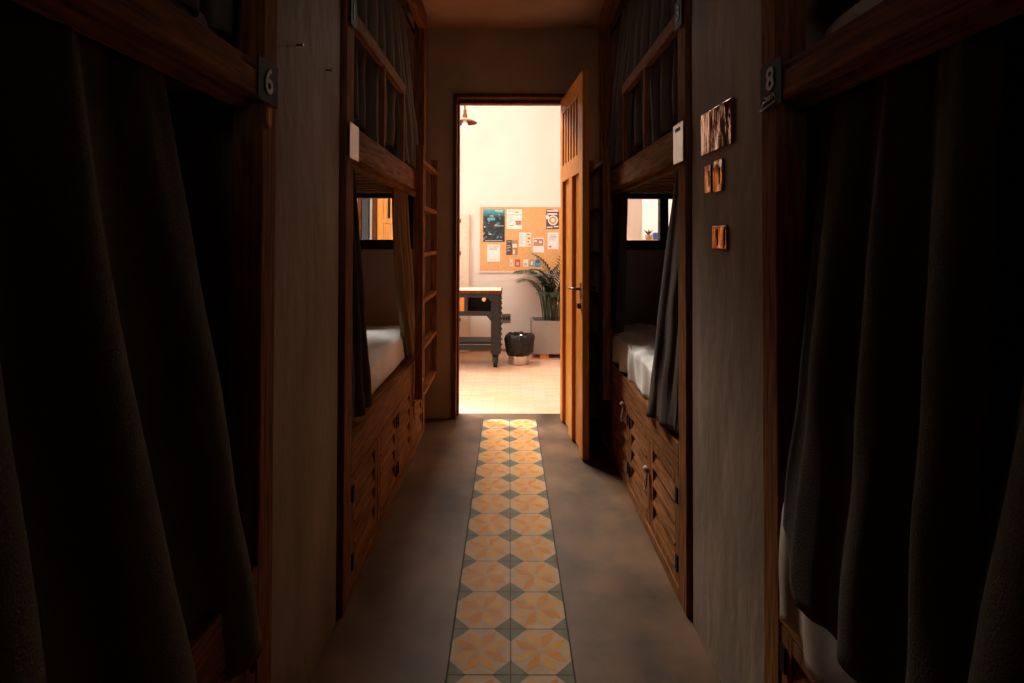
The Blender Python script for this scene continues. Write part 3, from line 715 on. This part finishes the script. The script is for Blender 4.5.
sh = MB(); sh.box(b0+lw, b1-lw, by0, by0+.02, .185, .24); sh.box(b0+.012, b1-.012, by1-.02, by1-.002, .185, .24); sh.box(b0+.02, b1-.02, by0+.06, by1-.02, .245, .265)
sh.box(b1-.03, b1-.012, by0+.06, by1-.06, .185, .24); sh.box(b0+.012, b0+.03, by0+.06, by1-.06, .185, .24)
sh.build('lower_shelf', M['dark_steel'], bench)
MB().box(b0, b1+.002, by0-.005, by1, bt-.0005, bt+.003).build('top_sheet', M['cream'], bench)

# waste bin
bc = (.108, 5.96)
root = empty('waste_bin', (*bc, 0), 'small steel waste bin lined with a black plastic bag', 'waste bin')
MB().lathe((*bc, 0), [(.0, .002), (.105, .002), (.108, .01), (.112, .30), (.106, .30), (.102, .015), (0, .015)], 36).build('bin_body', M['steel'], root)
mb = MB(); seg = 48; rings = []
prof = [(.116,.105),(.124,.10),(.138,.13),(.146,.20),(.144,.27),(.135,.312),(.122,.328),(.110,.328),(.104,.31),(.10,.2),(.095,.06)]
for r_, z_ in prof:
    ring = []
    for k in range(seg):
        a_ = 2*PI*k/seg
        n_ = mnoise.noise(Vector((math.cos(a_)*2.2, math.sin(a_)*2.2, z_*9)))
        rr = r_*(1+.13*n_ + .07*math.sin(a_*11+z_*20)*(1 if r_ > .12 else .2)) + (.022*max(0, math.cos(a_))*(1 if r_ > .125 else .0))
        ring.append(mb.bm.verts.new((bc[0]+rr*math.cos(a_), bc[1]+rr*math.sin(a_), z_+.014*n_)))
    rings.append(ring)
for i in range(len(rings)-1):
    for k in range(seg):
        mb.bm.faces.new([rings[i][k], rings[i][(k+1)%seg], rings[i+1][(k+1)%seg], rings[i+1][k]])
mb.build('bin_bag', M['bag'], root, smooth=True)

# planter and palm
px0, px1, py0, py1 = .262, .86, 6.20, 6.54
root = empty('planter', ((px0+px1)/2, (py0+py1)/2, 0), 'rectangular grey planter box on wooden blocks under the cork board', 'planter')
mb = MB(); th = .025
mb.box(px0, px1, py0, py0+th, .05, .43); mb.box(px0, px1, py1-th, py1, .05, .43); mb.box(px0, px0+th, py0+th, py1-th, .05, .43); mb.box(px1-th, px1, py0+th, py1-th, .05, .43)
mb.box(px0+th, px1-th, py0+th, py1-th, .05, .08)
bevel_mod(mb.build('box', M['planter'], root), .004)
MB().box(px0+th, px1-th, py0+th, py1-th, .08, .385).build('soil', M['soil'], root)
for xx in (.36, .66):
    MB().box(xx, xx+.10, py0+.02, py1-.02, .001, .05).build('foot', M['lit_wood'], root)
palm = empty('potted_palm', (.52, 6.37, .385), 'leafy green palm with arching fronds growing from the grey planter', 'plant')
rnd = random.Random(5)
def frond(base, dirxy, L, lean, mat, leafl=.20, up=1.0, npair=19):
    pts = []; p = Vector(base); d = Vector((dirxy[0]*.12, dirxy[1]*.12, 1)).normalized()
    n = 22
    for i in range(n+1):
        pts.append(p.copy()); k = i/n
        d = (d + Vector((dirxy[0], dirxy[1], -up*k*1.5))*lean*(.3+k)).normalized()
        p = p + d*L/n
    mb = MB(); mb.tube(pts, [.006*(1-.75*i/n) for i in range(n+1)], 5)
    for j in range(npair):
        f = .42+.57*j/npair; i = int(f*n); q = pts[i]; t = (pts[min(i+1, n)]-pts[max(i-1,0)]).normalized()
        side = t.cross(Vector((0,0,1)))
        if side.length < .05: side = Vector((1,0,0))
        side.normalize(); ll = leafl*math.sin(PI*(.15+.8*j/npair))+.03
        for sg in (-1, 1):
            dd = (t*.75 + side*sg*.65 + Vector((0,0,-.10))).normalized()
            a_ = q; b_ = q + dd*ll*.5 + Vector((0,0,.006)); c_ = q + dd*ll + Vector((0,0,-.22*ll)); wv = dd.cross(Vector((0,0,1))).normalized()*.014
            mb.bm.faces.new([mb.bm.verts.new(v) for v in (a_, b_-wv, c_, b_+wv)])
    # keep fronds clear of the wall behind
    for v in mb.bm.verts:
        if v.co.y > YF-.035: v.co.y = YF-.035 - (v.co.y-(YF-.035))*.2
        if v.co.z < .45 and v.co.x < .3: v.co.z = .45
    return mb.build('frond', mat, palm)
spec = [(-.45,-.1,1.0,.075),(-.3,.0,.95,.085),(-.5,-.2,.85,.07),(-.6,-.6,.92,.045),(-.25,-.8,.98,.05),(.2,-.7,.98,.045),(.6,-.5,.9,.05),(.9,-.2,.85,.055),(-.55,.1,1.02,.07),(-.4,-.2,1.10,.05),(.1,-.3,1.05,.035),(.45,.0,1.0,.05),(-.1,-.9,.72,.06),(-.6,-.4,.66,.04),(.75,-.6,.7,.05),(-.35,-.5,.8,.03),(.3,-.4,.85,.03)]
for i, (dx, dy, L, ln) in enumerate(spec):
    frond((.46+.14*rnd.random()+dx*.03, 6.36+.05*rnd.random(), .383), (dx, dy), L*.86, ln*1.5, M['leaf_dark'] if i % 3 == 2 else M['leaf'], .17+.05*rnd.random())
for i in range(26):   # upright strap leaves and stems
    bx_ = .40+.22*rnd.random(); by_ = 6.33+.08*rnd.random(); an = (bx_-.51)*2.8 + rnd.uniform(-.35,.35); L = rnd.uniform(.35,.62)
    mb = MB(); pts = [Vector((bx_+an*L*k*k*.5, by_-.05*k*rnd.random(), .383+L*k)) for k in [q/6 for q in range(7)]]
    prev = None
    for k, p in enumerate(pts):
        w_ = .008*math.sin(PI*min(.97,(k+.8)/7)); e_ = (mb.bm.verts.new(p-Vector((w_, 0, 0))), mb.bm.verts.new(p+Vector((w_, .004, 0))))
        if prev: mb.bm.faces.new([prev[0], prev[1], e_[1], e_[0]])
        prev = e_
    mb.build('leaf', M['leaf'], palm)

# cream cupboard on the far wall, left
root = empty('cupboard', (-.66, 6.52, 0), 'tall cream painted cupboard behind the workbench', 'cupboard')
cx0, cx1, cz1 = -.86, -.475, 1.665
MB().box(cx0, cx1, 6.50, YF-.002, .001, cz1).build('carcass', M['cream'], root)
d = MB().box(cx0+.01, cx1-.01, 6.482, 6.499, .02, cz1-.012).build('cupboard_door', M['cream'], root)
mb = MB()
for (z0, z1) in ((.08, .78), (.86, 1.20), (1.26, 1.60)):
    x0, x1 = cx0+.05, cx1-.05
    mb.box(x0, x1, 6.474, 6.481, z0, z0+.015); mb.box(x0, x1, 6.474, 6.481, z1-.015, z1); mb.box(x0, x0+.015, 6.474, 6.481, z0+.015, z1-.015); mb.box(x1-.015, x1, 6.474, 6.481, z0+.015, z1-.015)
mb.build('moulding', M['cream'], d)
for z in (1.56, 1.175, .70, .38):
    MB().box(-.60, -.575, 6.462, 6.473, z, z+.045).build('hinge', M['brass'], root)

# wooden slatted door seen through the left bunk window
root = bpy.data.objects.new('door_2', None); COL.objects.link(root); root.location = (-1.27, YF-.03, 0)
root['kind'] = 'structure'; root['label'] = 'sunlit orange wooden door with slats, seen through the left bunk window'; root['category'] = 'door'
x0, x1 = -1.60, -.90; y0, y1 = YF-.045, YF-.008
mb = MB(); mb.box(x0, x0+.07, y0, y1, .01, 2.2); mb.box(x1-.07, x1, y0, y1, .01, 2.2); mb.box(x0+.07, x1-.07, y0, y1, 1.555, 1.615); mb.box(x0+.07, x1-.07, y0, y1, 2.08, 2.2); mb.box(x0+.07, x1-.07, y0, y1, .01, .15)
mb.box(-1.25-.03, -1.22, y0, y1, .15, 1.555)
bevel_mod(mb.build('door_frame', M['lit_wood'], root), .003)
MB().box(x0+.07, x1-.07, y0+.02, y1-.002, .15, 1.555).build('door_panel', M['lit_wood'], root)
MB().box(x0+.07, x1-.07, y0+.03, y1-.001, 1.615, 2.08).build('backing', M['black'], root)  # black sheet stands in for the shadow in the gaps between slats
for i in range(7):
    xx = x0+.075+i*.082
    MB().box(xx, xx+.048, y0, y0+.026, 1.615, 2.08).build('door_slat', M['lit_wood'], root)
struct('trim_3', MB().box(-1.66, -1.604, YF-.06, YF-.002, .001, 2.26).box(-.896, -.868, YF-.04, YF-.002, .001, 2.26).box(-1.604, -.896, YF-.06, YF-.002, 2.204, 2.26), M['frame_wood'], 'dark brown frame of the orange door beyond the left bunk window')
root = empty('shutter', (-1.76, YF-.04, 0), 'folded grey blue shutter panel left of the orange wooden door', 'shutter')
MB().box(-1.775, -1.70, YF-.09, YF-.002, .002, 2.2).build('panel', M['grey_blue'], root)
MB().box(-1.83, -1.785, YF-.09, YF-.002, .002, 2.2).build('panel', M['frame_wood'], root)

# things on the parapet beyond the right bunk window
root = empty('flower_pot', (1.975, 7.62, 1.362), 'small terracotta pot with a sprig of green, on the parapet beyond the right window', 'flower pot')
MB().lathe((1.97, 7.62, 1.362), [(0,0),(.04,0),(.055,.07),(.05,.07),(.045,.06),(0,.06)], 20).build('pot', M['terracotta'], root)
mb = MB()
for i in range(26):
    a_ = rnd.random()*6.28; l_ = rnd.uniform(.05,.11); q = Vector((1.97, 7.62, 1.42)); e_ = q+Vector((math.cos(a_)*l_*.7, math.sin(a_)*l_*.5, l_*.9)); w_ = Vector((.008, 0, .004))
    mb.bm.faces.new([mb.bm.verts.new(v) for v in (q, (q+e_)/2-w_, e_, (q+e_)/2+w_)])
mb.build('foliage', M['leaf'], root)
root = empty('storage_box', (2.075, 7.62, 1.362), 'blue plastic jug standing on the parapet beyond the right window', 'jug')
root.name = 'jug'
MB().box(2.03, 2.12, 7.58, 7.66, 1.362, 1.46, bev=.012).build('body', M['blue'], root)
MB().tube([(2.075, 7.62, 1.459), (2.075, 7.62, 1.485)], .016, 12).build('cap', M['white_print'], root)

# pendant lamp
lx, ly, lz = -.462, 5.6, 2.575
root = empty('pendant_lamp', (lx, ly, lz), 'brown enamel pendant lamp with a bare bulb, top left in the doorway', 'lamp')
MB().lathe((lx, ly, lz), [(.128,.0),(.128,.004),(.085,.03),(.03,.055),(.026,.058),(.026,.052),(.08,.024),(.122,.0),(.128,.0)], 36).build('lamp_shade', M['shade'], root)
MB().lathe((lx, ly, lz), [(.0,.052),(.024,.052),(.027,.075),(.018,.10),(.018,.13),(.010,.145),(.0,.15)], 18).build('lamp_holder', M['shade'], root)
MB().tube([(lx, ly, lz+.148), (lx, ly, HO-.02)], .008, 8).build('cord', M['shade'], root)
MB().lathe((lx, ly, HO-.025), [(0,0),(.04,.0),(.05,.024),(0,.024)], 18).build('ceiling_rose', M['brass'], root)
MB().lathe((lx, ly, lz-.075), [(0,0),(.018,.004),(.032,.022),(.036,.045),(.028,.075),(.016,.10),(.014,.127),(0,.127)], 24).build('bulb', M['bulb'], root)

# ------------------------------------------------------------------ lights
def area(name, loc, rot, size, power, color, sy=None):
    l = bpy.data.lights.new(name, 'AREA'); l.energy = power; l.color = color; l.size = size
    if sy: l.shape = 'RECTANGLE'; l.size_y = sy
    o = bpy.data.objects.new(name, l); o.location = loc; o.rotation_euler = rot; COL.objects.link(o); return o
area('skylight', (-.35, 5.35, HO-.03), (0,0,0), 2.4, 8, (1.0,.96,.92), 1.5)
area('far_wall_fill', (-.6, 4.42, 2.75), (math.radians(62), 0, 0), 2.8, 54, (1,.95,.90), .8)  # unseen fill added to light the far wall evenly
cl = area('doorway_fill', (-.9, 6.15, 3.45), (math.radians(-44), 0, math.radians(25)), 1.4, 76, (1,.89,.77), .5)  # unseen fill added to push more light through the doorway
cl.data.spread = math.radians(85)
l1 = area('left_bed_fill', (-1.9, 5.3, 2.95), (math.radians(-40), 0, math.radians(30)), .4, 60, (.78,.84,1.0)); l1.data.spread = math.radians(45)  # unseen lamp added to throw cool window light onto the left bed
l2 = area('right_bed_fill', (2.1, 5.3, 2.95), (math.radians(-40), 0, math.radians(-30)), .4, 8, (1,.95,.9)); l2.data.spread = math.radians(50)  # unseen lamp added for the pale patch of light on the right bed
area('dorm_ceiling_light', (0.02, 2.3, H-.03), (0,0,0), .7, .3, (1,.90,.80), 1.2)
area('dorm_graze_fill', (0.02, 3.85, H-.12), (math.radians(-42), 0, 0), .6, 1.25, (1,.84,.66), .12).data.spread = math.radians(95)  # unseen fill added to graze the curtains so their pleats show
bl = area('dorm_back_fill', (0.02, -1.1, 2.1), (math.radians(90), 0, 0), .5, .3, (1,.80,.62), .5)  # unseen fill added behind the camera to lift the end wall
bl.data.spread = math.radians(45)

w = bpy.data.worlds.new('World'); scene.world = w; w.use_nodes = True
w.node_tree.nodes['Background'].inputs[0].default_value = (1,.97,.94,1); w.node_tree.nodes['Background'].inputs[1].default_value = 3.0

# ------------------------------------------------------------------ camera
cam = bpy.data.cameras.new('camera'); cam.sensor_width = 36; cam.lens = 540/1024*36
cam.shift_x = 3/1024; cam.clip_start = .02
PITCH, ROLL = math.radians(0.9), math.radians(.15)
cam.shift_y = -(103.5+540*math.tan(PITCH))/1024
co = bpy.data.objects.new('camera', cam); COL.objects.link(co)
co.location = (0, 0, 1.38)
co.rotation_euler = (Matrix.Rotation(PI/2+PITCH, 3, 'X') @ Matrix.Rotation(ROLL, 3, 'Z')).to_euler()
scene.camera = co

scene.view_settings.view_transform = 'Standard'
scene.view_settings.look = 'None'
scene.view_settings.exposure = 0
scene.cycles.max_bounces = 10
scene.cycles.diffuse_bounces = 8
scene.cycles.use_denoising = True
